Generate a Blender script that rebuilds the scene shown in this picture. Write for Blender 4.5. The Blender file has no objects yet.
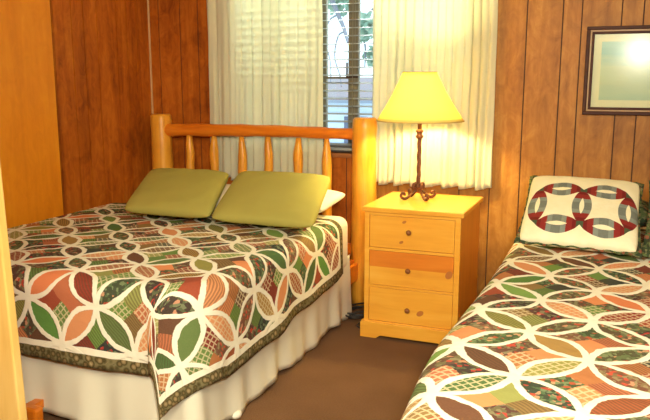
import bpy, bmesh, math, random
from mathutils import Vector, Matrix, noise
random.seed(7)
PI = math.pi
COL = bpy.context.scene.collection

# ------------------------------------------------------------------ node helper
class G:
    """tiny expression builder for shader node trees"""
    def __init__(s, name):
        s.m = bpy.data.materials.new(name); s.m.use_nodes = True
        s.t = s.m.node_tree; s.t.nodes.clear()
        s.out = s.t.nodes.new('ShaderNodeOutputMaterial')
    def node(s, typ, ins=None, **kw):
        n = s.t.nodes.new(typ)
        for k, v in kw.items(): setattr(n, k, v)
        for k, v in (ins or {}).items(): s.put(n.inputs[k], v)
        return n
    def put(s, sock, v):
        if isinstance(v, bpy.types.NodeSocket): s.t.links.new(v, sock)
        elif isinstance(v, (tuple, list)):
            d = sock.default_value
            sock.default_value = tuple(v) + ((1.0,) if len(d) == 4 and len(v) == 3 else ())
        else:
            sock.default_value = v
    def math(s, op, a, b=None, c=None, clamp=False):
        n = s.node('ShaderNodeMath', operation=op, use_clamp=clamp)
        s.put(n.inputs[0], a)
        if b is not None: s.put(n.inputs[1], b)
        if c is not None: s.put(n.inputs[2], c)
        return n.outputs[0]
    def vmath(s, op, a, b=None):
        n = s.node('ShaderNodeVectorMath', operation=op)
        s.put(n.inputs[0], a)
        if b is not None: s.put(n.inputs[1], b)
        return n.outputs[0]
    def mix(s, f, a, b, mode='MIX'):
        n = s.node('ShaderNodeMix', data_type='RGBA', blend_type=mode)
        s.put(n.inputs[0], f); s.put(n.inputs[6], a); s.put(n.inputs[7], b)
        return n.outputs[2]
    def ramp(s, f, stops, interp='LINEAR'):
        n = s.node('ShaderNodeValToRGB'); cr = n.color_ramp; cr.interpolation = interp
        while len(cr.elements) < len(stops): cr.elements.new(0.5)
        for e, (p, c) in zip(cr.elements, stops):
            e.position = p; e.color = tuple(c) + (1.0,) if len(c) == 3 else c
        s.put(n.inputs[0], f); return n.outputs[0]
    def comb(s, x, y, z=0.0):
        n = s.node('ShaderNodeCombineXYZ'); s.put(n.inputs[0], x); s.put(n.inputs[1], y); s.put(n.inputs[2], z)
        return n.outputs[0]
    def sep(s, v):
        n = s.node('ShaderNodeSeparateXYZ'); s.put(n.inputs[0], v); return n.outputs
    def noise(s, v, scale=5, detail=3, rough=.5, out=0, dist=0.0):
        n = s.node('ShaderNodeTexNoise'); s.put(n.inputs['Vector'], v)
        n.inputs['Scale'].default_value = scale; n.inputs['Detail'].default_value = detail
        n.inputs['Roughness'].default_value = rough; n.inputs['Distortion'].default_value = dist
        return n.outputs[out]
    def pbr(s, color, rough=.6, bump=None, strength=.3, dist=.01, **kw):
        b = s.node('ShaderNodeBsdfPrincipled'); s.put(b.inputs['Base Color'], color); s.put(b.inputs['Roughness'], rough)
        for k, v in kw.items(): s.put(b.inputs[k.replace('_', ' ')], v)
        if bump is not None:
            n = s.node('ShaderNodeBump'); n.inputs['Strength'].default_value = strength; n.inputs['Distance'].default_value = dist
            s.put(n.inputs['Height'], bump); s.put(b.inputs['Normal'], n.outputs[0])
        s.t.links.new(b.outputs[0], s.out.inputs[0]); return b
    def obj(s): return s.node('ShaderNodeTexCoord').outputs['Object']
    def uv(s, name):
        n = s.node('ShaderNodeUVMap'); n.uv_map = name; return n.outputs[0]

def simple(name, col, rough=.6, metallic=0.0, var=.12, scale=30):
    g = G(name)
    f = g.noise(g.obj(), scale, 3)
    c = g.mix(f, tuple(x * (1 - var) for x in col), tuple(min(1, x * (1 + var)) for x in col))
    g.pbr(c, rough, bump=f, strength=.08, Metallic=metallic)
    return g.m

def wood(name, dark, mid, light, axis=2, scale=1.0, rough=.5, knots=0.0, grain=1.0, spec=.5, mottle=0.0):
    g = G(name); o = g.obj()
    sc = [9 * scale] * 3; sc[axis] = .9 * scale
    v = g.vmath('MULTIPLY', o, tuple(sc))
    n1 = g.noise(v, 1.6, 4, .6, dist=.8)
    sc2 = [70 * scale] * 3; sc2[axis] = 3 * scale
    n2 = g.noise(g.vmath('MULTIPLY', o, tuple(sc2)), 1.0, 3, .6)
    big = g.noise(o, 2.3 * scale, 3, .55)
    f = g.math('ADD', g.math('MULTIPLY', n1, .55), g.math('MULTIPLY', big, .35))
    f = g.math('ADD', f, g.math('MULTIPLY', n2, .14 * grain))
    if mottle:
        f = g.math('ADD', f, g.math('MULTIPLY', g.math('SUBTRACT', g.noise(g.vmath('MULTIPLY', o, (1, 1, .55)), 13, 4, .65, dist=1.5), .5), mottle))
    c = g.ramp(f, [(.30, dark), (.52, mid), (.74, light)])
    if knots:
        w = g.node('ShaderNodeTexVoronoi', {'Vector': g.vmath('MULTIPLY', o, tuple(1.0 if i != axis else .6 for i in range(3))), 'Scale': knots})
        k = g.ramp(w.outputs['Distance'], [(0.0, (1, 1, 1)), (.045, (1, 1, 1)), (.13, (0, 0, 0))])
        c = g.mix(g.math('MULTIPLY', k, .75), c, tuple(x * .35 for x in dark))
    g.pbr(c, rough, bump=f, strength=.12, dist=.004, Specular_IOR_Level=spec)
    return g.m

# ------------------------------------------------------------------ mesh helpers
def link(name, me, mats, parent=None, smooth=False):
    if smooth:
        for p in me.polygons: p.use_smooth = True
    o = bpy.data.objects.new(name, me); COL.objects.link(o)
    for m in (mats if isinstance(mats, (list, tuple)) else [mats]): me.materials.append(m)
    if parent: o.parent = parent
    return o
def build(name, bm, mats, parent=None, smooth=False, bevel=0.0, seg=2, auto=True):
    bmesh.ops.recalc_face_normals(bm, faces=bm.faces)
    me = bpy.data.meshes.new(name); bm.to_mesh(me); bm.free()
    o = link(name, me, mats, parent, smooth)
    if bevel:
        b = o.modifiers.new('bevel', 'BEVEL'); b.width = bevel; b.segments = seg; b.limit_method = 'ANGLE'; b.angle_limit = .6
        b.harden_normals = False
    return o
def box(bm, x0, x1, y0, y1, z0, z1, mi=0):
    vs = [bm.verts.new((x, y, z)) for z in (z0, z1) for y in (y0, y1) for x in (x0, x1)]
    fs = []
    for q in ((0, 2, 3, 1), (4, 5, 7, 6), (0, 1, 5, 4), (2, 6, 7, 3), (0, 4, 6, 2), (1, 3, 7, 5)):
        f = bm.faces.new([vs[i] for i in q]); f.material_index = mi; fs.append(f)
    return vs
def tube(bm, pts, radii, seg=12, cap=True, jitter=0.0, flat=1.0):
    pts = [Vector(p) for p in pts]; n = len(pts)
    if not isinstance(radii, (list, tuple)): radii = [radii] * n
    rings = []; ref = None
    for i, p in enumerate(pts):
        t = (pts[min(i + 1, n - 1)] - pts[max(i - 1, 0)]).normalized()
        if ref is None: ref = t.cross(Vector((0, 0, 1)) if abs(t.z) < .9 else Vector((0, 1, 0))).normalized()
        a = (ref - t * ref.dot(t)).normalized(); b = t.cross(a); ref = a
        ring = []
        for k in range(seg):
            an = 2 * PI * k / seg
            r = radii[i] * (1 + jitter * noise.noise(Vector((p.x * 5 + math.cos(an) * 1.3, p.y * 5 + math.sin(an) * 1.3, p.z * 7))))
            ring.append(bm.verts.new(p + a * math.cos(an) * r + b * math.sin(an) * r * flat))
        rings.append(ring)
    for i in range(n - 1):
        for k in range(seg):
            bm.faces.new((rings[i][k], rings[i][(k + 1) % seg], rings[i + 1][(k + 1) % seg], rings[i + 1][k]))
    if cap:
        bm.faces.new(rings[0][::-1]); bm.faces.new(rings[-1])
def lathe(bm, prof, seg=32, center=(0, 0, 0), caps=True):
    cx, cy, cz = center; rings = []
    for r, z in prof:
        rings.append([bm.verts.new((cx + r * math.cos(2 * PI * k / seg), cy + r * math.sin(2 * PI * k / seg), cz + z)) for k in range(seg)])
    for i in range(len(rings) - 1):
        for k in range(seg):
            bm.faces.new((rings[i][k], rings[i][(k + 1) % seg], rings[i + 1][(k + 1) % seg], rings[i + 1][k]))
    if caps: bm.faces.new(rings[0][::-1]); bm.faces.new(rings[-1])
def lerp(a, b, t): return a + (b - a) * t
def smoothpts(pts, k=6):
    P = [Vector(p) for p in pts]; out = []
    for i in range(len(P) - 1):
        p0, p1, p2, p3 = P[max(i - 1, 0)], P[i], P[i + 1], P[min(i + 2, len(P) - 1)]
        for j in range(k):
            t = j / k
            out.append(.5 * ((2 * p1) + (p2 - p0) * t + (2 * p0 - 5 * p1 + 4 * p2 - p3) * t * t + (3 * p1 - p0 - 3 * p2 + p3) * t ** 3))
    out.append(P[-1]); return out

def empty(name, loc):
    o = bpy.data.objects.new(name, None); COL.objects.link(o); o.location = loc; o.empty_display_size = .1; return o
def tag(o, label, cat, group=None, kind=None):
    o['label'] = label; o['category'] = cat
    if group: o['group'] = group
    if kind: o['kind'] = kind
    return o
def struct(o): o['kind'] = 'structure'; return o
def adopt(root, *obs):
    """parent world-space meshes to a root standing at its base, keeping them in place"""
    for o in obs:
        o.parent = root; o.matrix_parent_inverse = Matrix.Translation(-Vector(root.location))

# ------------------------------------------------------------------ materials
M_wall = wood('wall_panel_wood', (.22, .080, .010), (.40, .165, .024), (.56, .28, .055), axis=2, rough=.5, scale=.8, spec=.3, mottle=.45)
M_wallL = wood('wall_panel_wood_left_lighting', (.20, .042, .004), (.43, .108, .008), (.62, .19, .018), axis=2, rough=.5, scale=.8, spec=.25, mottle=.5)  # same panelling as M_wall; lamp and flash difference put into a redder colour
M_smooth = wood('smooth_plywood', (.70, .22, .006), (.82, .29, .010), (.90, .37, .018), axis=2, rough=.45, scale=.6, mottle=.4)
M_groove = simple('groove_shadow', (.07, .025, .01), .8)
M_pine = wood('pine_door_casing', (.66, .38, .08), (.80, .52, .15), (.88, .64, .24), axis=2, rough=.4, scale=1.2, knots=2.2)
M_log = wood('varnished_log', (.52, .18, .014), (.80, .35, .030), (.95, .52, .07), axis=2, rough=.35, scale=1.6, knots=5)
M_rail = wood('varnished_rail', (.50, .11, .006), (.72, .19, .010), (.85, .30, .022), axis=0, rough=.32, scale=1.6)
M_ns = wood('knotty_pine', (.74, .30, .03), (.86, .41, .045), (.93, .52, .08), axis=0, rough=.33, scale=1.2)
M_nsd = wood('knotty_pine_vertical', (.66, .20, .014), (.80, .28, .022), (.90, .36, .04), axis=2, rough=.35, scale=1.2)
M_knot = simple('pine_knot', (.26, .09, .02), .5)
M_iron = simple('rust_brown_iron', (.13, .045, .022), .5, metallic=.2, var=.3, scale=60)
M_frame = wood('dark_picture_frame', (.035, .011, .006), (.06, .018, .010), (.10, .035, .016), axis=0, rough=.5, spec=.2)
M_gold = simple('frame_inner_bead', (.42, .24, .09), .4)
M_mat = simple('cream_mat_board', (.80, .74, .48), .8, var=.04)
M_white = simple('white_sheet', (.86, .82, .68), .85, var=.03, scale=12)
M_cable = simple('black_cable', (.02, .018, .018), .5)
M_ceil = simple('ceiling_paint', (.75, .70, .58), .9)
M_winframe = simple('window_frame_paint', (.16, .15, .13), .5)
M_sill = wood('window_sill_wood', (.22, .07, .015), (.33, .12, .03), (.42, .17, .05), axis=0)
M_slat = simple('blind_slat', (.34, .37, .37), .5, var=.05)
M_cord = simple('blind_cord', (.30, .27, .2), .8)
M_bark = simple('bark', (.16, .19, .24), .9)
M_leaf = simple('leaf_green', (.30, .46, .36), .8, var=.4, scale=4)

def mk_carpet():
    g = G('brown_carpet'); o = g.obj()
    n = g.noise(o, 180, 3, .7); b = g.noise(o, 2.0, 3)
    f = g.math('ADD', g.math('MULTIPLY', n, .6), g.math('MULTIPLY', b, .4))
    c = g.ramp(f, [(.32, (.105, .052, .026)), (.68, (.25, .135, .070))])
    g.pbr(c, .95, bump=n, strength=.5, dist=.01, Specular_IOR_Level=.1); return g.m
M_carpet = mk_carpet()

def mk_fabric(name, col, transl=0.0, weave=700, var=.08, sheen=0.0):
    g = G(name); o = g.obj()
    w = g.noise(o, weave, 2); b = g.noise(o, 5, 3)
    f = g.math('ADD', g.math('MULTIPLY', w, .4), g.math('MULTIPLY', b, .6))
    c = g.mix(f, tuple(x * (1 - var) for x in col), tuple(min(1, x * (1 + var)) for x in col))
    p = g.pbr(c, .9, bump=w, strength=.15, dist=.002, Specular_IOR_Level=.15)
    if transl:
        t = g.node('ShaderNodeBsdfTranslucent', {'Color': c})
        mx = g.node('ShaderNodeMixShader', {0: transl, 1: p.outputs[0], 2: t.outputs[0]})
        g.t.links.new(mx.outputs[0], g.out.inputs[0])
    return g.m
M_curtain = mk_fabric('cream_curtain', (.93, .93, .74), transl=.5)
M_green = mk_fabric('moss_green_cover', (.40, .36, .085), var=.12)
M_skirt = mk_fabric('white_skirt_fabric', (.86, .83, .66), transl=.1, var=.03)
M_shade = mk_fabric('lamp_shade_fabric', (.90, .80, .30), transl=.40, var=.03)

# palette of quilt prints, as linear rgb
PAL = [(.80, .25, .10), (.10, .28, .055), (.28, .03, .02), (.12, .20, .06), (.40, .24, .07), (.20, .36, .08),
       (.14, .055, .03), (.72, .30, .13), (.06, .15, .045), (.36, .09, .035), (.30, .29, .07)]
PAL_PATCH = [(.46, .17, .06), (.14, .27, .055), (.22, .025, .02), (.03, .045, .04), (.26, .16, .055), (.76, .28, .11),
             (.12, .05, .03), (.30, .32, .09), (.13, .24, .06), (.34, .06, .03), (.50, .15, .07)]
def ramp_pal(g, f, pal):
    return g.ramp(f, [(i / len(pal), c) for i, c in enumerate(pal)], 'CONSTANT')

def mk_quilt(name, p0, q0, s, w=.095, seed=0.0):
    g = G(name); uv = g.uv('cloth'); x, y, _ = g.sep(uv)
    wob = g.noise(uv, 9, 2); wob = g.math('MULTIPLY', g.math('SUBTRACT', wob, .5), .09)
    a = g.math('ADD', g.math('MULTIPLY', g.math('SUBTRACT', g.math('ADD', x, y), p0), 1 / s), wob)
    b = g.math('SUBTRACT', g.math('MULTIPLY', g.math('SUBTRACT', g.math('SUBTRACT', x, y), q0), 1 / s), wob)
    fa, fb = g.math('FLOOR', a), g.math('FLOOR', b)
    la = g.math('SUBTRACT', g.math('SUBTRACT', a, fa), .5); lb = g.math('SUBTRACT', g.math('SUBTRACT', b, fb), .5)
    A, B = g.math('ABSOLUTE', la), g.math('ABSOLUTE', lb)
    m, n = g.math('MAXIMUM', A, B), g.math('MINIMUM', A, B)
    om = g.math('SUBTRACT', 1.0, m)
    d = g.math('SUBTRACT', g.math('SQRT', g.math('ADD', g.math('MULTIPLY', om, om), g.math('MULTIPLY', n, n))), .692)
    edge = g.math('SUBTRACT', g.math('MULTIPLY', g.noise(uv, 60, 2), .03), .015)
    ad = g.math('ADD', g.math('ABSOLUTE', d), edge)
    def step(v, lo, hi):
        k = g.node('ShaderNodeMapRange', interpolation_type='SMOOTHSTEP')
        g.put(k.inputs[0], v); k.inputs[1].default_value = lo; k.inputs[2].default_value = hi
        k.inputs[3].default_value = 1; k.inputs[4].default_value = 0
        return k.outputs[0]
    white = step(ad, w * .5 - .006, w * .5 + .006)
    petal = g.math('LESS_THAN', d, 0.0)
    # petal id : midpoint of the shared cell side
    isA = g.math('GREATER_THAN', A, B)
    ra = g.math('ROUND', a); rb = g.math('ROUND', b)
    def sel(f, u, v): return g.math('ADD', g.math('MULTIPLY', f, u), g.math('MULTIPLY', g.math('SUBTRACT', 1.0, f), v))
    ida = sel(isA, ra, g.math('ADD', fa, .5)); idb = sel(isA, g.math('ADD', fb, .5), rb)
    def wn(v, out='Value'):
        k = g.node('ShaderNodeTexWhiteNoise', noise_dimensions='3D'); g.put(k.inputs['Vector'], v); return k.outputs[out]
    hp = wn(g.comb(ida, idb, 3.3 + seed)); hp2 = wn(g.comb(ida, idb, 8.1 + seed))
    # background squares split in four prints
    qa, qb = g.math('FLOOR', g.math('MULTIPLY', a, 2.0)), g.math('FLOOR', g.math('MULTIPLY', b, 2.0))
    hb = wn(g.comb(qa, qb, 5.7 + seed)); hb2 = wn(g.comb(qa, qb, 1.9 + seed))
    h = sel(petal, hp, hb); h2 = sel(petal, hp2, hb2)
    col = g.mix(petal, ramp_pal(g, hb, PAL_PATCH), ramp_pal(g, hp, PAL))
    col = g.mix(.08, col, (.02, .02, .01))
    # prints
    fx = g.math('FRACT', g.math('MULTIPLY', a, 11.0)); fy = g.math('FRACT', g.math('MULTIPLY', b, 11.0))
    pl = g.math('MAXIMUM', g.math('GREATER_THAN', fx, .74), g.math('GREATER_THAN', fy, .74))
    plaid = g.mix(g.math('MULTIPLY', pl, .62), col, (.72, .62, .38))
    st = g.math('GREATER_THAN', g.math('FRACT', g.math('MULTIPLY', a, 22.0)), .5)
    stripe = g.mix(g.math('MULTIPLY', st, .5), col, (.05, .04, .02))
    vo = g.node('ShaderNodeTexVoronoi', {'Vector': g.vmath('ADD', uv, g.vmath('MULTIPLY', g.noise(uv, 30, 2, out=1), (.015, .015, .015))), 'Scale': 78.0})
    vc = g.sep(vo.outputs['Color'])[0]
    fl = g.ramp(vc, [(0, (.012, .02, .025)), (.42, (.06, .12, .06)), (.62, (.16, .22, .12)), (.78, (.50, .03, .03)), (.86, (.02, .03, .04)), (.94, (.62, .30, .18))], 'CONSTANT')
    floral = g.mix(.78, col, fl)
    c = g.mix(g.math('GREATER_THAN', h2, .34), floral, col)
    c = g.mix(g.math('GREATER_THAN', h2, .55), c, stripe)
    c = g.mix(g.math('GREATER_THAN', h2, .72), c, plaid)
    fine = g.noise(uv, 160, 2)
    c = g.mix(g.math('MULTIPLY', fine, .14), c, (.45, .33, .18))
    cream = g.mix(g.noise(uv, 30, 3), (.78, .75, .58), (.92, .89, .73))
    c = g.mix(white, c, cream)
    # hem border
    e = g.sep(g.uv('hem'))[0]
    vb = g.node('ShaderNodeTexVoronoi', {'Vector': uv, 'Scale': 34.0, 'Randomness': .6}, feature='F1')
    bd = g.ramp(vb.outputs['Distance'], [(0, (.42, .33, .17)), (.32, (.24, .17, .075)), (.48, (.07, .055, .02)), (.7, (.20, .17, .08))])
    wb = g.math('LESS_THAN', g.math('ADD', e, g.math('MULTIPLY', wob, .12)), .080)
    c = g.mix(wb, c, cream)
    db = g.math('LESS_THAN', g.math('ADD', e, g.math('MULTIPLY', wob, .06)), .052)
    c = g.mix(db, c, bd)
    # stitched relief: white bias strips stand proud, seams dip
    hgt = g.math('ADD', g.math('MULTIPLY', white, .6), g.math('MULTIPLY', g.noise(uv, 25, 3), .7))
    g.pbr(c, .92, bump=hgt, strength=.55, dist=.008, Specular_IOR_Level=.12)
    return g.m
S1 = .353
M_quilt1 = mk_quilt('ring_quilt_large', .285, -4.055, S1, w=.084, seed=0.0)
M_quilt2 = mk_quilt('ring_quilt_small', 2.03, -2.81, .36, w=.086, seed=4.0)

def mk_pillow_rings():
    """cream pillow with seven petals of coloured segments, forming two linked rings"""
    g = G('ring_pillow_cover'); uv = g.uv('cloth'); x, y, _ = g.sep(uv)
    # uv in -1..1 ; two cells wide, one tall
    a = g.math('MULTIPLY', g.math('SUBTRACT', x, .03), 1 / .80); b = g.math('MULTIPLY', g.math('ADD', y, .15), 1 / 1.02)
    b = g.math('SUBTRACT', b, .5)     # cell rows at -1..0 -> junction rows at integers
    fa, fb = g.math('FLOOR', a), g.math('FLOOR', b)
    la = g.math('SUBTRACT', g.math('SUBTRACT', a, fa), .5); lb = g.math('SUBTRACT', g.math('SUBTRACT', b, fb), .5)
    A, B = g.math('ABSOLUTE', la), g.math('ABSOLUTE', lb)
    m, n = g.math('MAXIMUM', A, B), g.math('MINIMUM', A, B)
    om = g.math('SUBTRACT', 1.0, m)
    d = g.math('SUBTRACT', g.math('SQRT', g.math('ADD', g.math('MULTIPLY', om, om), g.math('MULTIPLY', n, n))), .718)
    band = g.math('MULTIPLY', g.math('LESS_THAN', d, 0.0), g.math('GREATER_THAN', d, -.165))
    isA = g.math('GREATER_THAN', A, B)
    # keep only petals on the sides of the two cells
    rb, ra = g.math('ROUND', b), g.math('ROUND', a)
    vert = g.math('MULTIPLY', isA, g.math('COMPARE', fb, -1.0, .1))
    vert = g.math('MULTIPLY', vert, g.math('LESS_THAN', g.math('ABSOLUTE', ra), 1.5))
    hor = g.math('MULTIPLY', g.math('SUBTRACT', 1.0, isA), g.math('LESS_THAN', g.math('ABSOLUTE', g.math('ADD', rb, .5)), .8))
    hor = g.math('MULTIPLY', hor, g.math('LESS_THAN', g.math('ABSOLUTE', g.math('ADD', fa, .5)), .8))
    keep = g.math('MAXIMUM', vert, hor)
    t = g.math('ADD', g.math('MULTIPLY', isA, g.math('ABSOLUTE', lb)), g.math('MULTIPLY', g.math('SUBTRACT', 1.0, isA), g.math('ABSOLUTE', la)))
    seg = g.ramp(g.math('MULTIPLY', t, 2.0), [(0, (.20, .22, .19)), (.2, (.27, .31, .27)), (.42, (.30, .02, .02)), (.68, (.20, .008, .012)), (.85, (.07, .10, .05))], 'CONSTANT')
    seg = g.mix(g.math('MULTIPLY', g.noise(uv, 25, 2), .35), seg, (.05, .07, .04))
    cream = g.mix(g.noise(uv, 6, 3), (.82, .76, .48), (.92, .88, .66))
    c = g.mix(g.math('MULTIPLY', band, keep), cream, seg)
    g.pbr(c, .9, bump=g.noise(uv, 14, 3), strength=.35, dist=.01, Specular_IOR_Level=.15)
    return g.m
M_rings = mk_pillow_rings()
def mk_dark_print():
    g = G('dark_green_print'); o = g.obj()
    v = g.node('ShaderNodeTexVoronoi', {'Vector': o, 'Scale': 70.0})
    c = g.ramp(g.sep(v.outputs['Color'])[0], [(0, (.04, .06, .03)), (.35, (.10, .13, .05)), (.6, (.17, .17, .08)), (.8, (.25, .09, .05)), (.92, (.05, .05, .03))], 'CONSTANT')
    g.pbr(c, .9, Specular_IOR_Level=.1); return g.m
M_print = mk_dark_print()

def mk_glass():
    g = G('window_glass')
    t = g.node('ShaderNodeBsdfTransparent', {'Color': (.93, .97, .98)}); gl = g.node('ShaderNodeBsdfGlossy', {'Roughness': .03})
    fr = g.node('ShaderNodeFresnel', {'IOR': 1.45})
    mx = g.node('ShaderNodeMixShader', {0: fr.outputs[0], 1: t.outputs[0], 2: gl.outputs[0]})
    g.t.links.new(mx.outputs[0], g.out.inputs[0]); return g.m
M_glass = mk_glass()

# ------------------------------------------------------------------ room shell
XL, XR, YB, YF, ZC = -3.19, 2.3, 4.5, -1.3, 2.42

def panel_wall(name, u0, u1, grooves, place, mats, zlo=0.0, zhi=ZC, hole=None, thick=.12, gw=.007, gd=.006):
    """vertical panelled sheet; u runs along the wall, v is depth behind the face"""
    us = [u0]
    edges = sorted([u for u in grooves if u0 < u < u1])
    segs = []; cur = u0
    for gq in edges:
        segs.append((cur, gq - gw / 2, 0)); segs.append((gq - gw / 2, gq + gw / 2, 1)); cur = gq + gw / 2
    segs.append((cur, u1, 0))
    if hole:
        out = []
        for a, b, k in segs:
            cuts = [a] + [h for h in hole[:2] if a < h < b] + [b]
            for i in range(len(cuts) - 1): out.append((cuts[i], cuts[i + 1], k))
        segs = out
    bm = bmesh.new()
    for a, b, k in segs:
        bm.faces.ensure_lookup_table()
        zr = [(zlo, zhi)]
        if hole and a >= hole[0] - 1e-6 and b <= hole[1] + 1e-6: zr = [(zlo, hole[2]), (hole[3], zhi)]
        for z0, z1 in zr:
            vs = box(bm, a, b, gd if k else 0.0, thick, z0, z1, k)
            for v in vs: v.co = place(v.co.x, v.co.y, v.co.z)
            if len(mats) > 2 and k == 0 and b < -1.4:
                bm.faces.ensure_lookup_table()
                for f_ in bm.faces[-6:]: f_.material_index = 2  # left segments take the redder copy, light difference painted into the wood
    return struct(build(name, bm, mats))

WIN = (-2.50, -.86, .97, 2.12)
back_grooves = [-3.105, -2.927, -2.78, -2.66, -2.48, -2.3, -2.05, -1.9, -1.66, -1.5, -1.3, -1.15, -.90, -.711, -.531, -.33, -.226, -.014, .099, .30, .42, .62, .83, .95, 1.15, 1.35, 1.48, 1.7, 1.9, 2.05]
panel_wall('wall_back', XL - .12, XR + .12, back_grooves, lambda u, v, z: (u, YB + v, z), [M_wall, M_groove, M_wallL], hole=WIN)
left_grooves = [3.512, 3.52, 3.53, 3.69, 3.80, 3.93, 4.13, 4.24, 4.353]
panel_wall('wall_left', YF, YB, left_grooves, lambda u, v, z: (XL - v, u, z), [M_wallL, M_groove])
panel_wall('wall_right', YF, YB, [i * .3 - 1.2 for i in range(19)], lambda u, v, z: (XR + v, u, z), [M_wall, M_groove])
panel_wall('wall_front', XL - .12, XR + .12, [i * .3 - 3 for i in range(18)], lambda u, v, z: (u, YF - v, z), [M_wall, M_groove])
bm = bmesh.new(); box(bm, XL, XL + .010, 1.73, 3.505, 0, ZC); struct(build('trim_1', bm, M_smooth, bevel=.003))       # smooth sheet over the left wall
bm = bmesh.new(); box(bm, XL - .12, XR + .12, YF - .12, YB + .12, -.1, 0); struct(build('floor', bm, M_carpet))
bm = bmesh.new(); box(bm, XL - .12, XR + .12, YF - .12, YB + .12, ZC, ZC + .1); struct(build('ceiling', bm, M_ceil))
# thin pale corner bead
M_bead = simple('pale_corner_bead', (.62, .38, .17), .5)
bm = bmesh.new(); tube(bm, [(XL + .006, YB - .006, 0), (XL + .006, YB - .006, ZC)], .0075, 8); struct(build('trim_2', bm, M_bead))
# doorway casing near the camera, leaning very slightly
bm = bmesh.new(); vs = box(bm, -1.93, -1.774, 1.70, 1.735, 0, ZC)
for v in vs: v.co.x -= v.co.z * .033
struct(build('trim_3', bm, M_pine, bevel=.006))
bm = bmesh.new(); vs = box(bm, XL, -1.90, 1.735, 1.80, 0, ZC)
for v in vs:
    if v.co.x > -2: v.co.x -= v.co.z * .033
struct(build('wall_partition', bm, M_smooth))

# window ---------------------------------------------------------
def window():
    x0, x1, z0, z1 = WIN
    r = struct(empty('window_1', ((x0 + x1) / 2, 4.56, z0)))
    bm = bmesh.new(); f = .045
    for a in ((x0, x1, z0, z0 + f), (x0, x1, z1 - f, z1), (x0, x0 + f, z0 + f, z1 - f), (x1 - f, x1, z0 + f, z1 - f)):
        box(bm, a[0], a[1], 4.555, 4.60, a[2], a[3])
    o1 = build('window_frame', bm, M_winframe, bevel=.004)
    bm = bmesh.new()
    for a, b in ((-1.862, -1.832), (-1.672, -1.603), (-1.28, -1.25), (-2.2, -2.17)): box(bm, a, b, 4.56, 4.598, z0 + f, z1 - f)
    box(bm, x0 + f, -1.862, 4.565, 4.59, 1.455, 1.475); box(bm, -1.832, -1.672, 4.565, 4.59, 1.458, 1.472)
    o2 = build('mullion', bm, simple('mullion_wood', (.19, .17, .11), .6))
    bm = bmesh.new(); box(bm, x0 + f, x1 - f, 4.574, 4.578, z0 + f, z1 - f)
    o3 = build('pane', bm, M_glass)
    bm = bmesh.new(); box(bm, x0, x1, 4.485, 4.555, z0 - .03, z0)
    o4 = build('sill', bm, M_sill, bevel=.004)
    bm = bmesh.new()
    box(bm, -1.684, -1.674, 4.548, 4.558, 1.465, 1.565); box(bm, -1.674, -1.60, 4.548, 4.558, 1.465, 1.475)
    o5 = build('latch', bm, simple('latch_bronze', (.07, .03, .02), .4, .5))
    adopt(r, o1, o2, o3, o4, o5)
window()

# blind ----------------------------------------------------------
def blind():
    r = tag(empty('window_blind', (-1.68, 4.525, 1.0)), 'horizontal slat blind hanging in the gap between the two curtains', 'blind')
    bm = bmesh.new(); z = 1.03; ang = math.radians(12)
    while z < 2.09:
        for (ya, yb, za, zb) in ((-.022, 0, -.0025, 0), (0, .022, 0, -.0025)):
            vs = box(bm, -2.44, -.92, ya, yb, -.0008, .0008)
            for v in vs:
                yy = v.co.y; zz = v.co.z + (-.003 * (abs(yy) / .022) ** 2)
                v.co.y = 4.527 + yy * math.cos(ang) - zz * math.sin(ang); v.co.z = z + zz * math.cos(ang) + yy * math.sin(ang)
        z += .0505
    o1 = build('slats', bm, M_slat)
    bm = bmesh.new(); box(bm, -2.45, -.91, 4.503, 4.552, 2.075, 2.118)
    o2 = build('headrail', bm, M_slat, bevel=.003)
    bm = bmesh.new(); box(bm, -2.445, -.915, 4.506, 4.548, .985, 1.002)
    o3 = build('bottom_rail', bm, M_slat, bevel=.003)
    obs = [o1, o2, o3]
    for xx in (-2.25, -1.622, -1.06):
        bm = bmesh.new()
        for yy in (4.503, 4.551): tube(bm, [(xx, yy, .99), (xx, yy, 2.1)], .0016, 6)
        zz = 1.03
        while zz < 2.09:
            tube(bm, [(xx, 4.503, zz - .004), (xx, 4.551, zz - .004)], .001, 5, cap=False); zz += .0505
        obs.append(build('ladder_cord', bm, M_cord))
    adopt(r, *obs)
blind()

# curtains -------------------------------------------------------
def curtain(x0, x1, ztop, zbot, pleats, ph, label, group):
    bm = bmesh.new(); NU, NV = 260, 46
    grid = []
    rr = random.Random(ph); offs = [rr.uniform(-.25, .25) for _ in range(pleats * 2 + 4)]
    for j in range(NV + 1):
        v = j / NV; row = []
        for i in range(NU + 1):
            u = i / NU
            k = u * pleats; a = 2 * PI * (k + offs[int(k)] * (1 - (k % 1)) + offs[int(k) + 1] * (k % 1))
            amp = lerp(.006, .013, v) * (1 + .45 * math.sin(u * 11 + ph) + .5 * noise.noise(Vector((u * 9, 3, ph)))) * 1.0
            y = 4.455 + amp * math.sin(a) + .007 * math.sin(a * 2.3 + v * 3 + ph) * v + .005 * noise.noise(Vector((u * 12, v * 2, ph))) + .004 * noise.noise(Vector((u * 34, v * 1.5, ph)))
            x = lerp(x0, x1, u) + .010 * math.sin(a + 1.2) * (.4 + v) + .006 * noise.noise(Vector((u * 5, v * 4, ph + 3)))
            z = lerp(ztop, zbot, v) + (.008 * math.sin(a * .5 + ph) + .005 * math.cos(a)) * v ** 6
            row.append(bm.verts.new((x, min(y, 4.484), z)))
        grid.append(row)
    for j in range(NV):
        for i in range(NU): bm.faces.new((grid[j][i], grid[j][i + 1], grid[j + 1][i + 1], grid[j + 1][i]))
    o = build('curtain', bm, M_curtain, smooth=True)
    m = o.modifiers.new('t', 'SOLIDIFY'); m.thickness = .0012
    tag(o, label, 'curtain', group)
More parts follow.
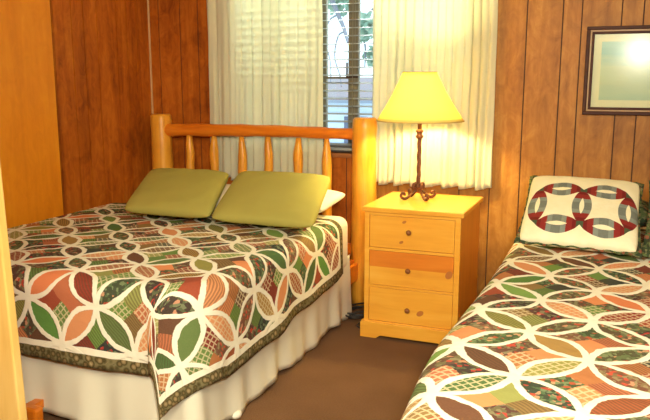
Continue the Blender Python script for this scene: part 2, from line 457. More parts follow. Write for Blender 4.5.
curtain(-2.680, -1.818, 2.28, .76, 13, 2.0, 'cream pleated curtain hanging behind the log headboard, left of the window gap', None)
curtain(-1.478, -.704, 2.28, .785, 15, 5.0, 'cream pleated curtain behind the lamp, glowing yellow in its light', None)

# ------------------------------------------------------------------ log bed
def log_bed():
    r = tag(empty('log_bed', (-2.25, 4.36, 0)), 'varnished log bed frame with spindle headboard under the larger quilt', 'bed')
    obs = []
    def log_pts(a, b, n, wob, seed):
        a, b = Vector(a), Vector(b)
        return [a.lerp(b, i / n) + Vector((noise.noise(Vector((i * .35, seed, 0))), noise.noise(Vector((i * .35, seed, 9))), 0)) * wob for i in range(n + 1)]
    for (x, top, rad, sd) in ((-3.021, 1.212, .076, 1), (-1.487, 1.215, .079, 2)):
        bm = bmesh.new(); n = 22
        rads = [rad * (1.05 - .07 * i / n + .03 * noise.noise(Vector((i * .6, sd * 3, 0)))) for i in range(n + 1)]
        pts = log_pts((x, 4.36, 0), (x, 4.36, top - .012), n, .006, sd)
        pts.append(Vector((pts[-1].x, pts[-1].y, top))); rads.append(rads[-1] * .86)
        tube(bm, pts, rads, 22, jitter=.05)
        obs.append(build('post', bm, M_log, smooth=True))
    bm = bmesh.new(); n = 26
    P = [(lerp(-3.01, -1.50, i / n), 4.36 + .004 * math.sin(i * .5), 1.098 + .010 * math.sin(PI * i / n) + (.010 * i / n)) for i in range(n + 1)]
    tube(bm, P, [lerp(.046, .036, i / n) * (1 + .05 * math.sin(i * 1.3)) for i in range(n + 1)], 18, jitter=.06)
    obs.append(build('top_rail', bm, M_rail, smooth=True))
    bm = bmesh.new()
    tube(bm, [(lerp(-3.01, -1.50, i / n), 4.36, .35) for i in range(n + 1)], .042, 16, jitter=.06)
    obs.append(build('lower_rail', bm, M_rail, smooth=True))
    for k, x in enumerate((-2.785, -2.585, -2.372, -2.163, -1.951, -1.742)):
        bm = bmesh.new(); n = 16
        rads = [.031 * (1 + .08 * math.sin(i * .9 + k * 2)) for i in range(n + 1)]
        rads[-1] *= .55; rads[-2] *= .72; rads[-3] *= .9; rads[0] *= .6
        tube(bm, log_pts((x, 4.36, .36), (x + random.uniform(-.01, .01), 4.36, 1.075), n, .006, k + 5), rads, 14, jitter=.1)
        obs.append(build('spindle', bm, M_log, smooth=True))
    for x in (-2.99, -1.51):
        bm = bmesh.new(); box(bm, x - .015, x + .015, 2.28, 4.34, .17, .285)
        obs.append(build('side_rail', bm, M_rail, bevel=.006))
    bm = bmesh.new(); box(bm, -2.975, -1.525, 2.28, 2.31, .17, .285); obs.append(build('foot_rail', bm, M_rail, bevel=.006))
    bm = bmesh.new()
    for i in range(11): box(bm, -2.975, -1.525, 2.40 + i * .18, 2.48 + i * .18, .285, .302)
    obs.append(build('slats', bm, M_rail))
    for x, y in ((-2.96, 2.33), (-1.54, 2.33)):
        bm = bmesh.new(); tube(bm, [(x, y, 0), (x, y, .2)], .035, 14); obs.append(build('leg', bm, M_log, smooth=False))
    bm = bmesh.new(); vs = box(bm, -2.315, -2.185, 2.165, 2.215, 0, .085)
    obs.append(build('foot_block', bm, M_rail, bevel=.012))
    bm = bmesh.new(); box(bm, -2.27, -2.23, 2.20, 2.30, .05, .085); box(bm, -2.27, -2.23, 2.27, 2.30, .05, .2); obs.append(build('foot_bracket', bm, M_rail))
    bm = bmesh.new(); lathe(bm, [(.010, 0), (.026, .004), (.031, .016), (.026, .028), (.010, .034)], 18, (-1.462, 2.575, 0))
    obs.append(build('foot_cap', bm, M_white, smooth=True))
    adopt(r, *obs)
log_bed()

def soft_box(name, x0, x1, y0, y1, z0, z1, r, mat):
    bm = bmesh.new(); box(bm, x0, x1, y0, y1, z0, z1)
    o = build(name, bm, mat, smooth=True, bevel=r, seg=6); return o
o = soft_box('mattress', -3.0, -1.462, 2.31, 4.04, .305, .642, .06, M_white)
tag(o, 'white sheeted mattress of the log bed, its bare corner showing right of the pillows', 'mattress')

# draped cloth ---------------------------------------------------
def drape(name, X0, X1, YFOOT, YHEAD, Z, hangL, hangR, hangF, mat, R=0.0, fold=0.0, r=.07, flare=.07, wave=.02, seed=0.0, corner_flare=.22, hidden=(), du=.017, bulge=None, hem_head=True):
    """X0..X1 / YFOOT are outer planes of the bed; cloth coords equal world x,y on the top.
    hang* give the length below the rounded edge, as functions of the position along the edge"""
    xa, xb, yf = X0 + r, X1 - r, YFOOT + r
    q = r * PI / 2
    if R: xb -= R; yf += R      # plan of the bed corner is rounded
    SR = R
    NX = int((xb - xa + 2 * q + hangL(2.5) + SR + hangR(2.5)) / du); NY = int((YHEAD - yf + q + SR + hangF(-2)) / du)
    bm = bmesh.new(); uvl = bm.loops.layers.uv.new('cloth'); uvh = bm.loops.layers.uv.new('hem')
    grid = []; info = {}
    for j in range(NY + 1):
        row = []
        for i in range(NX + 1):
            ty, tx = j / NY, i / NX
            # nominal coordinates
            cy = lerp(yf - SR - q - hangF(lerp(xa, xb, tx)), YHEAD, ty)
            yy = min(max(cy, yf), YHEAD)
            cx = lerp(xa - q - hangL(yy), xb + SR + q + hangR(yy), tx)
            dx = (cx - xb) if cx > xb else ((xa - cx) if cx < xa else 0.0); sx = 1 if cx > xb else -1
            dy = max(0.0, yf - cy)
            rho = math.hypot(dx, dy); RR = SR if not (cx < xa) else SR * (dy / max(rho, 1e-9))
            zz = Z + .007 * noise.noise(Vector((cx * 5, cy * 5, seed))) + .003 * noise.noise(Vector((cx * 19, cy * 19, seed)))
            if rho < 1e-6: P = Vector((cx, cy, zz))
            else:
                ux, uy = sx * dx / rho, -dy / rho
                corner = (2 * abs(ux * uy))
                if fold and sx > 0 and dx > 0 and dy > 0:
                    th = math.atan2(dy, dx); t0 = math.radians(41); t1 = math.radians(fold)
                    th = th / t0 * t1 if th < t0 else t1 + (th - t0) / (PI / 2 - t0) * (PI / 2 - t1)
                    k_ = max(0.0, min(1.0, (rho - SR * .8) / .22)); k_ = k_ * k_ * (3 - 2 * k_)
                    th = lerp(math.atan2(dy, dx), th, k_)
                    ux, uy = math.cos(th), -math.sin(th)
                rr_ = rho / (1 + (.14 if fold else .10) * corner)
                flat_ = min(rr_, RR); rr_ = max(0.0, rr_ - RR)
                if rr_ < q: h, dp, ex = flat_ + r * math.sin(rr_ / r), r * (1 - math.cos(rr_ / r)), 0.0
                else:
                    ex = rr_ - q; fl = flare + corner_flare * corner
                    h, dp = flat_ + r + fl * ex, r + ex * math.sqrt(1 - fl * fl)
                along = (cy if dx > dy else cx)
                wv = wave * ex / .3 * (math.sin(along * 9 + seed) + .6 * math.sin(along * 17 + seed * 2)) * (1 - corner)
                if bulge: h += bulge(cx, cy) * min(1, rho / .08)
                px = min(max(cx, xa), xb) + ux * (h + wv); py = max(cy, yf) + uy * (h + wv)
                P = Vector((px, py, zz - dp))
            v = bm.verts.new(P)
            e = min(tx * (xb - xa + 2 * q + SR + hangL(yy) + hangR(yy)), (1 - tx) * (xb - xa + 2 * q + SR + hangL(yy) + hangR(yy)),
                    ty * (YHEAD - yf + q + SR + hangF(lerp(xa, xb, tx))), ((YHEAD - cy) if hem_head else 9))
            info[v] = (cx, cy, e); row.append(v)
        grid.append(row)
    for j in range(NY):
        for i in range(NX):
            f = bm.faces.new((grid[j][i], grid[j][i + 1], grid[j + 1][i + 1], grid[j + 1][i]))
            for l in f.loops:
                a = info[l.vert]; l[uvl].uv = (a[0], a[1]); l[uvh].uv = (a[2], 0)
    me = bpy.data.meshes.new(name); bm.to_mesh(me); bm.free()
    o = link(name, me, mat, smooth=True)
    m = o.modifiers.new('t', 'SOLIDIFY'); m.thickness = .009; m.offset = 1
    return o
def hr(y):    # right side hem hangs lower towards the foot
    t = max(0, min(1, (3.8 - y) / 1.4)); return lerp(.240, .345, t)
o = drape('quilt', -3.075, -1.432, 2.235, 3.80, .652, lambda y: .12, hr, lambda x: .283, M_quilt1, R=.14, fold=76, seed=1.0, wave=.010, flare=.05, corner_flare=.06)
tag(o, 'patchwork ring quilt spread over the larger log bed with green pillows', 'quilt')

# bed skirt ------------------------------------------------------
def skirt():
    bm = bmesh.new(); path = []
    x0, x1, yf, yh, rc = -3.02, -1.466, 2.262, 4.05, .05
    L1 = x1 - x0 - rc; L2 = yh - yf - rc; LC = rc * PI / 2; L = L1 + LC + L2; N = 420; NV = 14
    grid = []
    for i in range(N + 1):
        s = L * i / N
        if s < L1: p = Vector((x0 + s, yf, 0)); n = Vector((0, -1, 0))
        elif s < L1 + LC:
            a = (s - L1) / rc; p = Vector((x1 - rc + rc * math.sin(a), yf + rc - rc * math.cos(a), 0)); n = Vector((math.sin(a), -math.cos(a), 0))
        else: p = Vector((x1, yf + rc + s - L1 - LC, 0)); n = Vector((1, 0, 0))
        w = math.sin(s * 21) + .6 * math.sin(s * 37 + 1) + .7 * noise.noise(Vector((s * 6, 0, 4)))
        big = max(0, noise.noise(Vector((s * 2.6, 3, 1)))) * 1.6
        col = []
        for j in range(NV + 1):
            v = j / NV
            off = -.004 + v * (.009 * w + .014 + .018 * big)
            zb = .018 + .012 * math.sin(s * 9)
            q = p + n * off; q.z = lerp(.395, zb, v)
            col.append(bm.verts.new(q))
        grid.append(col)
    for i in range(N):
        for j in range(NV): bm.faces.new((grid[i][j], grid[i + 1][j], grid[i + 1][j + 1], grid[i][j + 1]))
    o = build('bed_skirt', bm, M_skirt, smooth=True)
    m = o.modifiers.new('t', 'SOLIDIFY'); m.thickness = .0015; m.offset = 1
    tag(o, 'white gathered bed skirt hanging to the floor below the log bed quilt', 'bed skirt')
skirt()

# pillows --------------------------------------------------------
def pillow_mesh(w, h, t, pinch=.06, seed=0.0, n=34, uvcloth=True, crease=.006, power=.42):
    bm = bmesh.new(); uvl = bm.loops.layers.uv.new('cloth'); info = {}
    def P(u, v, side):
        k = max(0.0, (1 - abs(u) ** 2.6)) * max(0.0, (1 - abs(v) ** 2.6))
        z = t / 2 * k ** power; rc_ = 1 - .055 * (abs(u * v)) ** 5
        px = w / 2 * u * (1 - pinch * (1 - v * v)) * rc_; py = h / 2 * v * (1 - pinch * (1 - u * u)) * rc_
        z += crease * noise.noise(Vector((u * 3.0, v * 3.0, seed))) * min(1, k * 3) + .5 * crease * noise.noise(Vector((u * 8, v * 8, seed + 5))) * min(1, k * 3)
        return Vector((px, py, side * z))
    G_ = {}
    def sp(i): # denser to the rim
        a = -1 + 2 * i / n; return math.sin(a * PI / 2) 
    for side in (1, -1):
        for j in range(n + 1):
            for i in range(n + 1):
                rim = i in (0, n) or j in (0, n)
                key = (i, j, 0 if rim else side)
                if key not in G_:
                    v = bm.verts.new(P(sp(i), sp(j), side)); G_[key] = v; info[v] = (sp(i), sp(j))
    def g(i, j, s): return G_[(i, j, 0 if (i in (0, n) or j in (0, n)) else s)]
    for s in (1, -1):
        for j in range(n):
            for i in range(n):
                q = [g(i, j, s), g(i + 1, j, s), g(i + 1, j + 1, s), g(i, j + 1, s)]
                if s < 0: q.reverse()
                f = bm.faces.new(q)
                for l in f.loops: l[uvl].uv = info[l.vert]
    return bm
def frame_from(BL, BR, TL, TR):
    BL, BR, TL, TR = map(Vector, (BL, BR, TL, TR))
    c = (BL + BR + TL + TR) / 4; ux = ((BR - BL) + (TR - TL)).normalized(); uy = ((TL - BL) + (TR - BR)).normalized()
    uz = ux.cross(uy).normalized(); w = ((BR - BL).length + (TR - TL).length) / 2; h = ((TL - BL).length + (TR - BR).length) / 2
    M = Matrix((ux, uy, uz)).transposed().to_4x4(); M.translation = c
    return M, w, h
def put_pillow(name, corners, t, mat, label, cat='pillow', group=None, seed=0, **kw):
    M, w, h = frame_from(*corners)
    bm = pillow_mesh(w, h, t, seed=seed, **kw)
    c = M.translation.copy(); M3 = M.to_3x3()
    for v_ in bm.verts: v_.co = M3 @ v_.co
    me = bpy.data.meshes.new(name); bm.to_mesh(me); bm.free()
    o = link(name, me, mat, smooth=True); o.location = c
    tag(o, label, cat, group); return o, M, w, h
# white sleeping pillows under the green ones
put_pillow('pillow', ((-2.72, 3.72, .705), (-2.15, 3.72, .705), (-2.72, 4.12, .75), (-2.15, 4.12, .75)), .11, M_white, 'white pillow mostly hidden beneath the left green pillow', seed=3)
put_pillow('pillow', ((-2.10, 3.68, .715), (-1.50, 3.72, .725), (-2.10, 4.12, .75), (-1.52, 4.14, .75)), .12, M_white, 'white pillow sticking out under the right green pillow', seed=4)
def green(corners, label, seed):
    o, M, w, h = put_pillow('pillow', corners, .115, M_green, label, seed=seed, pinch=.03, power=.36)
    return o
green(((-2.60, 3.36, .715), (-2.02, 3.31, .715), (-2.79, 3.87, .875), (-2.165, 3.87, .890)), 'moss green pillow on the left half of the log bed, against the wall side', 11)
green(((-2.01, 3.32, .720), (-1.385, 3.27, .710), (-2.135, 3.87, .885), (-1.505, 3.87, .905)), 'moss green pillow on the right half of the log bed, lit yellow by the lamp', 12)

# ------------------------------------------------------------------ nightstand
M_kstain = simple('wood_knot_stain', (.50, .17, .03), .5)
def nightstand():
    x0, x1, yf, yb = -1.272, -.734, 3.752, 4.33
    r = tag(empty('nightstand', ((x0 + x1) / 2, 4.04, 0)), 'knotty pine three drawer nightstand between the two beds with a lamp on top', 'nightstand')
    obs = []
    bm = bmesh.new(); box(bm, x0 - .016, x1 + .018, 3.739, yb + .01, .729, .757); obs.append(build('top', bm, M_ns, bevel=.006, seg=3))
    bm = bmesh.new()
    box(bm, x0, x0 + .02, yf + .02, yb, .08, .729); box(bm, x1 - .02, x1, yf + .02, yb, .08, .729)
    box(bm, x0 + .02, x1 - .02, yb - .012, yb, .08, .729)
    box(bm, x0 + .02, x1 - .02, yf + .02, yb - .012, .08, .095)
    obs.append(build('carcass', bm, M_nsd))
    bm = bmesh.new()       # face frame
    box(bm, x0, x0 + .027, yf, yf + .02, .08, .729); box(bm, x1 - .030, x1, yf, yf + .02, .08, .729)
    for a, b in ((.712, .729), (.512, .528), (.298, .312), (.08, .100)): box(bm, x0 + .027, x1 - .030, yf, yf + .02, a, b)
    obs.append(build('face_frame', bm, M_ns, bevel=.0015))
    # plinth with cut-out underside and a side return
    bm = bmesh.new(); pf = yf - .014
    prof = [(x0 - .018, 0), (x0 + .075, 0), (x0 + .10, .018), (x1 - .10, .018), (x1 - .075, 0), (x1 + .016, 0), (x1 + .016, .088), (x1 + .008, .094), (x0 - .010, .094), (x0 - .018, .088)]
    A = [bm.verts.new((x, pf, z)) for x, z in prof]; B = [bm.verts.new((x, pf + .014, z)) for x, z in prof]
    bm.faces.new(A); bm.faces.new(B[::-1])
    for i in range(len(prof)): bm.faces.new((A[i], B[i], B[(i + 1) % len(prof)], A[(i + 1) % len(prof)]))
    box(bm, x0 - .018, x0, pf + .014, yb, 0, .092); box(bm, x1, x1 + .016, pf + .014, yb, 0, .092)
    obs.append(build('plinth', bm, M_ns, bevel=.002))
    dz = ((.530, .710), (.314, .510), (.102, .296)); mats = []
    for k, (a, b) in enumerate(dz):
        bm = bmesh.new(); xa, xb = x0 + .029, x1 - .032; yfd = yf + .003
        if k == 1:      # redder upper board, paler lower board
            mid = .418
            box(bm, xa, xb, yfd, yf + .018, a, mid, 0); box(bm, xa, xb, yfd, yf + .018, mid, b, 1)
            d = build('drawer', bm, [M_ns, wood('reddish_pine_board', (.60, .17, .014), (.74, .23, .022), (.84, .32, .04), axis=0, rough=.35)])
        else:
            box(bm, xa, xb, yfd, yf + .018, a, b); d = build('drawer', bm, M_ns, bevel=.002)
        bm = bmesh.new(); box(bm, xa + .01, xb - .01, yf + .018, yb - .03, a + .01, a + .12)
        dx = build('drawer_box', bm, M_ns)
        zc = (.629, .412, .185)[k]
        bm = bmesh.new()
        lathe(bm, [(.007, 0), (.006, .006), (.013, .012), (.015, .018), (.012, .024), (.005, .027)], 18)
        bmesh.ops.rotate(bm, verts=bm.verts, cent=(0, 0, 0), matrix=Matrix.Rotation(PI / 2, 3, 'X'))
        bmesh.ops.translate(bm, verts=bm.verts, vec=(-1.015, yfd, zc))
        kn = build('knob', bm, M_knot, smooth=True)
        # knots in the boards, as shallow inlaid discs
        kks = []
        for (kx, kz, rx, rz) in (((-1.045, .683, .012, .008), (-1.06, .568, .012, .008)), ((-.79, .408, .020, .022),), ((-.945, .172, .020, .016),))[k]:
            bm = bmesh.new()
            vs = [bm.verts.new((kx + rx * math.cos(t * PI / 9), yfd - .0006, kz + rz * math.sin(t * PI / 9) + (.3 * rx * math.cos(t * PI / 9)))) for t in range(18)]
            bm.faces.new(vs); kks.append(build('wood_knot', bm, M_kstain))
        adopt(r, d)
        for c in [dx, kn] + kks:
            c.parent = d; c.matrix_parent_inverse = Matrix.Identity(4)
    adopt(r, *obs)
nightstand()

# ------------------------------------------------------------------ lamp
def lamp():
    cx, cy, z0 = -1.060, 4.10, .757
    r = tag(empty('table_lamp', (cx, cy, z0)), 'lit table lamp with cream shade and scrolled rust iron base on nightstand', 'lamp')
    obs = []
    bm = bmesh.new()
    tube(bm, smoothpts([(cx, cy, z0 + .07), (cx + .001, cy, z0 + .25), (cx, cy, z0 + .47)], 6), .011, 10)
    for k in range(3):     # twisted strands
        pts = []
        for i in range(60):
            t = i / 59; a = t * 9 + k * 2 * PI / 3
            pts.append((cx + .0075 * math.cos(a), cy + .0075 * math.sin(a), z0 + .07 + t * .30))
        tube(bm, pts, .006, 6)
    obs.append(build('pole', bm, M_iron, smooth=True))
    bm = bmesh.new()
    lathe(bm, [(.010, .355), (.020, .362), (.024, .372), (.014, .385), (.022, .398), (.024, .404), (.012, .412), (.011, .45)], 20, (cx, cy, z0))
    obs.append(build('collar', bm, M_iron, smooth=True))
    bm = bmesh.new(); lathe(bm, [(.010, .062), (.019, .068), (.021, .080), (.012, .092)], 20, (cx, cy, z0)); obs.append(build('hub', bm, M_iron, smooth=True))
    for k in range(4):
        a = math.radians(-68 + 90 * k + 22); d = Vector((math.cos(a), math.sin(a), 0)); C = Vector((cx, cy, z0))
        prof = [(.006, .085), (.030, .092), (.034, .068), (.018, .062), (.020, .050), (.050, .030), (.078, .010), (.104, .012), (.114, .028), (.106, .042), (.092, .038), (.092, .026)]
        bm = bmesh.new(); tube(bm, smoothpts([C + d * p + Vector((0, 0, z + .0005)) for p, z in prof], 6), .0085, 8)
        obs.append(build('scroll_foot', bm, M_iron, smooth=True))
    # shade
    bm = bmesh.new(); sg = 64; ro, zo, rt, zt = .252, 1.218, .097, 1.494
    rings = []
    for t in [i / 12 for i in range(13)]:
        rad = lerp(ro, rt, t) - .010 * math.sin(PI * t)
        rings.append([bm.verts.new((cx + .001 - .008 * t + rad * math.cos(2 * PI * k / sg), cy + rad * math.sin(2 * PI * k / sg), lerp(zo, zt, t))) for k in range(sg)])
    for i in range(12):
        for k in range(sg): bm.faces.new((rings[i][k], rings[i][(k + 1) % sg], rings[i + 1][(k + 1) % sg], rings[i + 1][k]))
    s = build('lamp_shade', bm, M_shade, smooth=True); m = s.modifiers.new('t', 'SOLIDIFY'); m.thickness = .0015
    obs.append(s)
    mt = simple('shade_trim_tape', (.55, .42, .16), .8)
    for (rad, z, dx) in ((ro, zo, .001), (rt, zt, -.007)):
        bm = bmesh.new()
        tube(bm, [(cx + dx + rad * math.cos(t * PI / 24), cy + rad * math.sin(t * PI / 24), z) for t in range(49)], .0028, 6)
        obs.append(build('shade_trim', bm, mt, smooth=True))
    bm = bmesh.new(); lathe(bm, [(.012, .40), (.014, .48), (.013, .50)], 14, (cx, cy, z0)); obs.append(build('socket', bm, M_iron, smooth=True))
    g = G('bulb_glow'); e = g.node('ShaderNodeEmission', {'Color': (1, .80, .42, 1), 'Strength': 60.0}); g.t.links.new(e.outputs[0], g.out.inputs[0])
    bm = bmesh.new(); lathe(bm, [(.012, .50), (.022, .53), (.030, .56), (.026, .585), (.010, .60), (.001, .602)], 18, (cx, cy, z0)); b = build('bulb', bm, g.m, smooth=True)
    obs.append(b)
    adopt(r, *obs)
    L = bpy.data.lights.new('lamp_bulb_light', 'POINT'); L.energy = 42; L.color = (1, .80, .38); L.shadow_soft_size = .04
    lo = bpy.data.objects.new('lamp_bulb_light', L); COL.objects.link(lo); lo.location = (cx, cy, z0 + .64)
lamp()

# ------------------------------------------------------------------ cables on the floor
def cables():
    rr = random.Random(3); bm = bmesh.new()
    pts = []
    for i in range(34):
        a = i * .95; pts.append((-1.415 + .085 * math.cos(a) * rr.uniform(.4, 1.0) + .02 * math.sin(i), 4.08 + .15 * math.sin(a) * rr.uniform(.4, 1.0), .006 + .0012 * i))
    pts = [(-1.33, 4.42, .006), (-1.38, 4.3, .006)] + pts + [(-1.36, 3.9, .010), (-1.335, 3.86, .006)]
    tube(bm, smoothpts(pts, 4), .005, 6)
    o = build('power_cord', bm, M_cable, smooth=True)
    tag(o, 'tangle of black power cord on the carpet between log bed and nightstand', 'cord')
cables()

# ------------------------------------------------------------------ right bed
o = soft_box('mattress', -.41, .95, 1.60, 4.36, .32, .648, .07, M_white)
tag(o, 'mattress of the nearer bed at the right, hidden under its quilt', 'mattress')
def base():
    r = tag(empty('platform_bed', (.27, 3.0, 0)), 'wooden base under the nearer bed at the right of the room', 'bed')
    bm = bmesh.new(); box(bm, -.36, .90, 1.66, 4.34, .12, .318); a = build('platform', bm, M_rail, bevel=.01); obs = [a]
    for x in (-.30, .84):
        for y in (1.72, 4.28):
            bm = bmesh.new(); tube(bm, [(x, y, 0), (x, y, .13)], .035, 12); obs.append(build('leg', bm, M_log))
    adopt(r, *obs)
base()
def bul(cx, cy):
    if cx < 0: return .028 * math.exp(-((cy - 2.15) / .45) ** 2) - .015 * math.exp(-((cy - 1.4) / .3) ** 2)
    return 0.0
o = drape('quilt', -.452, .99, 1.46, 4.10, .662, lambda y: .30, lambda y: .25, lambda x: .22, M_quilt2, r=.085, seed=5.0, wave=.010, flare=.05, bulge=bul)
tag(o, 'patchwork ring quilt spread over the nearer bed at the right', 'quilt')

def flange(w, h, fw, mat, parent, seed, M, ruffle=.006):
    bm = bmesh.new(); n = 48; inner, outer = [], []
    per = []
    for s in range(4):
        for i in range(n):
            t = -1 + 2 * i / n
            per.append(((t, -1), (1, t), (-t, 1), (-1, -t))[s])
    for k, (u, v) in enumerate(per):
        px = w / 2 * u * (1 - .05 * (1 - v * v)); py = h / 2 * v * (1 - .05 * (1 - u * u))
        z = ruffle * math.sin(k * .9 + seed)
        inner.append(bm.verts.new((px * .94, py * .94, -.004)))
        outer.append(bm.verts.new((px + fw * u * (.6 + .4 * abs(u)), py + fw * v * (.6 + .4 * abs(v)), z - .004)))
    m = len(per)
    for k in range(m): bm.faces.new((inner[k], inner[(k + 1) % m], outer[(k + 1) % m], outer[k]))
    M3 = M.to_3x3()
    for v_ in bm.verts: v_.co = M3 @ v_.co
    o = build('ruffle', bm, mat, parent, smooth=True)
    md = o.modifiers.new('t', 'SOLIDIFY'); md.thickness = .003
    return o
Yt = 3.86
p1, M, w, h = put_pillow('pillow', ((-.390, 3.42, .705), (.119, 3.33, .705), (-.402, 3.86, .955), (.140, 3.86, .945)), .13, M_rings,
                         'cream pillow with linked rings of red and green segments on the right bed', seed=21, pinch=.035, power=.38)
flange(w, h, .013, M_print, p1, 0, M)
p2, M, w, h = put_pillow('pillow', ((.166, 3.40, .705), (.70, 3.33, .705), (.186, 3.86, .955), (.74, 3.86, .945)), .13, M_rings,
                         'cream ring pillow with dark print ruffle, cut off by the right edge', seed=22, pinch=.035, power=.38)
flange(w, h, .026, M_print, p2, 2, M)
# sleeping pillows they lean on
for k, (a, b) in enumerate(((-.38, .22), (.27, .88))):
    put_pillow('pillow', ((a, 3.84, .768), (b, 3.84, .768), (a, 4.24, .768), (b, 4.24, .768)), .17, M_print if k == 0 else M_white,
               ('dark printed pillow lying flat behind the cream ring pillow', 'white pillow lying flat at the head of the right bed, far side')[k], seed=30 + k)

# ------------------------------------------------------------------ picture
def mk_art():
    g = G('seascape_print'); o = g.obj(); x, y, z = g.sep(o)
    n = g.noise(g.vmath('MULTIPLY', o, (3.5, 1, 16)), 1.2, 4, .6)
    t = g.math('ADD', g.math('MULTIPLY', g.math('SUBTRACT', z, 1.30), 2.3), g.math('MULTIPLY', g.math('SUBTRACT', n, .5), .5))
    c = g.ramp(t, [(0, (.42, .56, .44)), (.3, (.55, .62, .42)), (.5, (.58, .66, .46)), (.72, (.36, .56, .50)), (1, (.46, .66, .60))])
    g.pbr(c, .85, Specular_IOR_Level=.1); return g.m
def picture():
    x0, x1, z0, z1 = -.193, .62, 1.252, 1.750
    r = tag(empty('framed_picture', ((x0 + x1) / 2, 4.495, z0)), 'dark framed pale seascape print in cream mat hanging on the panelled wall', 'picture')
    def ring(a, b, c, d, t, y0, y1):
        bm = bmesh.new()
        box(bm, a, b, y0, y1, d - t, d); box(bm, a, b, y0, y1, c, c + t); box(bm, a, a + t, y0, y1, c + t, d - t); box(bm, b - t, b, y0, y1, c + t, d - t); return bm
    obs = [build('frame', ring(x0, x1, z0, z1, .020, 4.472, 4.5), M_frame, bevel=.004),
           build('gold_bead', ring(x0 + .020, x1 - .020, z0 + .020, z1 - .020, .010, 4.480, 4.5), M_gold, bevel=.002),
           build('inner_frame', ring(x0 + .030, x1 - .030, z0 + .030, z1 - .030, .014, 4.476, 4.5), M_frame, bevel=.003)]
    bm = bmesh.new(); box(bm, x0 + .04, x1 - .04, 4.491, 4.496, z0 + .04, z1 - .04); obs.append(build('mat_board', bm, M_mat))
    bm = bmesh.new(); box(bm, x0 + .085, x1 - .085, 4.488, 4.4915, z0 + .085, z1 - .085); obs.append(build('print', bm, mk_art()))
    g = G('picture_glass'); t = g.node('ShaderNodeBsdfTransparent', {'Color': (.97, 1, .99, 1)}); gl = g.node('ShaderNodeBsdfGlossy', {'Roughness': .16, 'Color': (1, 1, 1, 1)})
    mx = g.node('ShaderNodeMixShader', {0: .006, 1: t.outputs[0], 2: gl.outputs[0]}); g.t.links.new(mx.outputs[0], g.out.inputs[0])
    bm = bmesh.new(); box(bm, x0 + .04, x1 - .04, 4.484, 4.4855, z0 + .04, z1 - .04); obs.append(build('glass', bm, g.m))
    adopt(r, *obs)
picture()

# ------------------------------------------------------------------ outside
M_snow = simple('pale_gravel', (.66, .72, .78), .9, var=.2, scale=3)
bm = bmesh.new(); box(bm, -14, 8, 4.7, 20, -.5, -.4); struct(build('ground', bm, M_snow))
def tree(name, trunk, branches, label, leaves=None):
    r = tag(empty(name, trunk[0]), label, 'tree'); obs = []
    bm = bmesh.new(); tube(bm, smoothpts(trunk, 5), [lerp(.10, .05, i / (5 * (len(trunk) - 1))) for i in range(5 * (len(trunk) - 1) + 1)], 12, jitter=.15)
    obs.append(build('trunk', bm, M_bark, smooth=True))
    for pts, ra, rb in branches:
        bm = bmesh.new(); P = smoothpts(pts, 6); tube(bm, P, [lerp(ra, rb, i / (len(P) - 1)) for i in range(len(P))], 8)
        obs.append(build('branch', bm, M_bark, smooth=True))
    if leaves:
        bm = bmesh.new(); rr = random.Random(5)
        for (c, rad, n) in leaves:
            for _ in range(n):
                d = Vector((rr.gauss(0, 1), rr.gauss(0, 1), rr.gauss(0, 1))).normalized() * rad * rr.random() ** .5; p = Vector(c) + d
                a = Vector((rr.uniform(-1, 1), rr.uniform(-1, 1), rr.uniform(-1, 1))).normalized() * .05; b = a.orthogonal().normalized() * .03
                bm.faces.new([bm.verts.new(p + a), bm.verts.new(p + b), bm.verts.new(p - a), bm.verts.new(p - b)])
        obs.append(build('foliage', bm, M_leaf))
    adopt(r, *obs)
tree('bare_tree', [(-3.14, 7.0, -.4), (-3.11, 7.0, .93), (-3.08, 7.0, 1.66), (-3.10, 7.0, 2.26), (-2.99, 7.0, 3.2)],
     [([(-3.08, 7.0, 2.75), (-2.9, 7.0, 2.54), (-2.77, 7.0, 2.29), (-2.68, 7.0, 2.1), (-2.62, 7.0, 1.97), (-2.57, 7.0, 1.82)], .035, .016),
      ([(-2.68, 7.0, 2.1), (-2.77, 7.0, 2.05), (-2.82, 7.0, 1.92), (-2.84, 7.0, 1.72), (-2.83, 7.0, 1.5)], .011, .007),
      ([(-2.60, 7.0, 1.93), (-2.67, 7.0, 1.90), (-2.71, 7.0, 1.77), (-2.71, 7.0, 1.65), (-2.66, 7.0, 1.5), (-2.64, 7.0, 1.38)], .011, .006),
      ([(-2.84, 7.0, 1.80), (-2.79, 7.0, 1.73), (-2.76, 7.0, 1.6), (-2.76, 7.0, 1.42)], .008, .006)],
     'bare bluish tree with drooping branches outside the window')
tree('leafy_tree', [(-1.9, 8.2, -.4), (-1.95, 8.2, 1.0), (-2.0, 8.2, 2.0), (-2.1, 8.2, 3.0)],
     [([(-2.0, 8.2, 2.1), (-2.5, 8.2, 2.35), (-2.85, 8.2, 2.1), (-2.80, 8.2, 1.85), (-2.8, 8.2, 1.6)], .02, .008),
      ([(-2.0, 8.2, 2.3), (-2.6, 8.2, 2.5), (-3.2, 8.2, 2.4)], .02, .01)],
     'green leafed tree outside the right side of the window', leaves=[((-2.78, 8.1, 2.05), .16, 160), ((-3.15, 8.3, 2.42), .22, 260), ((-2.3, 8.3, 2.5), .4, 400), ((-2.0, 8.2, 1.9), .4, 300), ((-2.75, 8.3, 1.72), .12, 60)])
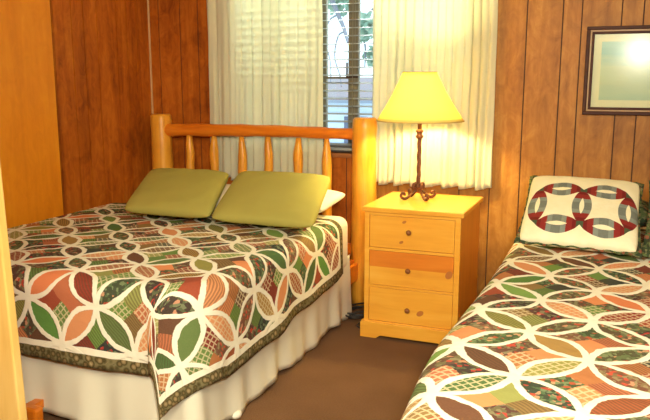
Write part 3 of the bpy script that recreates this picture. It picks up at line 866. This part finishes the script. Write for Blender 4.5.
def shed():
    r = tag(empty('shed', (-3.6, 11.0, -.4)), 'pale blue board shed standing beyond the window', 'shed'); obs = []
    bm = bmesh.new(); x0, x1, y0, y1 = -6.5, -1.2, 10.5, 12.5
    box(bm, x0, x1, y0, y1, -.4, 1.15)
    for i in range(9): box(bm, x0 - .01, x1 + .01, y0 - .02, y0, -.3 + i * .16, -.3 + i * .16 + .13)
    obs.append(build('wall', bm, simple('blue_boards', (.58, .70, .82), .8, var=.2, scale=2)))
    bm = bmesh.new(); vs = box(bm, x0 - .15, x1 + .15, y0 - .2, y1 + .2, 1.15, 1.2)
    for v in vs:
        if v.co.y > 11: v.co.z += .3
    obs.append(build('roof', bm, simple('grey_roof', (.30, .26, .28), .8)))
    for x in (-4.6, -3.9, -3.1, -2.4):
        bm = bmesh.new(); box(bm, x, x + .38, y0 - .04, y0 - .015, .45, .9); obs.append(build('window', bm, simple('dark_pane', (.10, .13, .20), .2)))
    adopt(r, *obs)
shed()

# ------------------------------------------------------------------ light
w = bpy.data.worlds.new('sky'); bpy.context.scene.world = w; w.use_nodes = True
bg = w.node_tree.nodes['Background']; bg.inputs[0].default_value = (.78, .92, 1.0, 1); bg.inputs[1].default_value = 2.2
def area(name, loc, target, size, energy, color):
    L = bpy.data.lights.new(name, 'AREA'); L.size = size; L.energy = energy; L.color = color
    o = bpy.data.objects.new(name, L); COL.objects.link(o); o.location = loc
    o.rotation_euler = (Vector(target) - Vector(loc)).to_track_quat('-Z', 'Y').to_euler(); return o
area('curtain_backlight', (-2.0, 5.3, 3.0), (-1.95, 4.45, 1.2), 2.0, 340, (.92, 1, .95))  # added lamp out of view above the window, brightens the curtains from behind
area('room_fill', (-.5, .4, 2.38), (-.9, 2.4, .4), 1.3, 120, (1, .88, .62))  # added fill under the ceiling, no fixture of the room
area('flash', (.20, 0, 1.76), (-.9, 4, .7), .10, 60, (1, .94, .78))

# ------------------------------------------------------------------ camera
cam = bpy.data.cameras.new('camera'); co = bpy.data.objects.new('camera', cam); COL.objects.link(co)
cam.sensor_width = 36; cam.lens = 36 * 720 / 650
yaw, pitch = math.radians(21.96), math.radians(10.23)
co.location = (0, 0, 1.45); co.rotation_euler = (PI / 2 - pitch, 0, yaw)
sc = bpy.context.scene; sc.camera = co
sc.view_settings.view_transform = 'Standard'; sc.view_settings.look = 'None'
sc.view_settings.exposure = 0.18
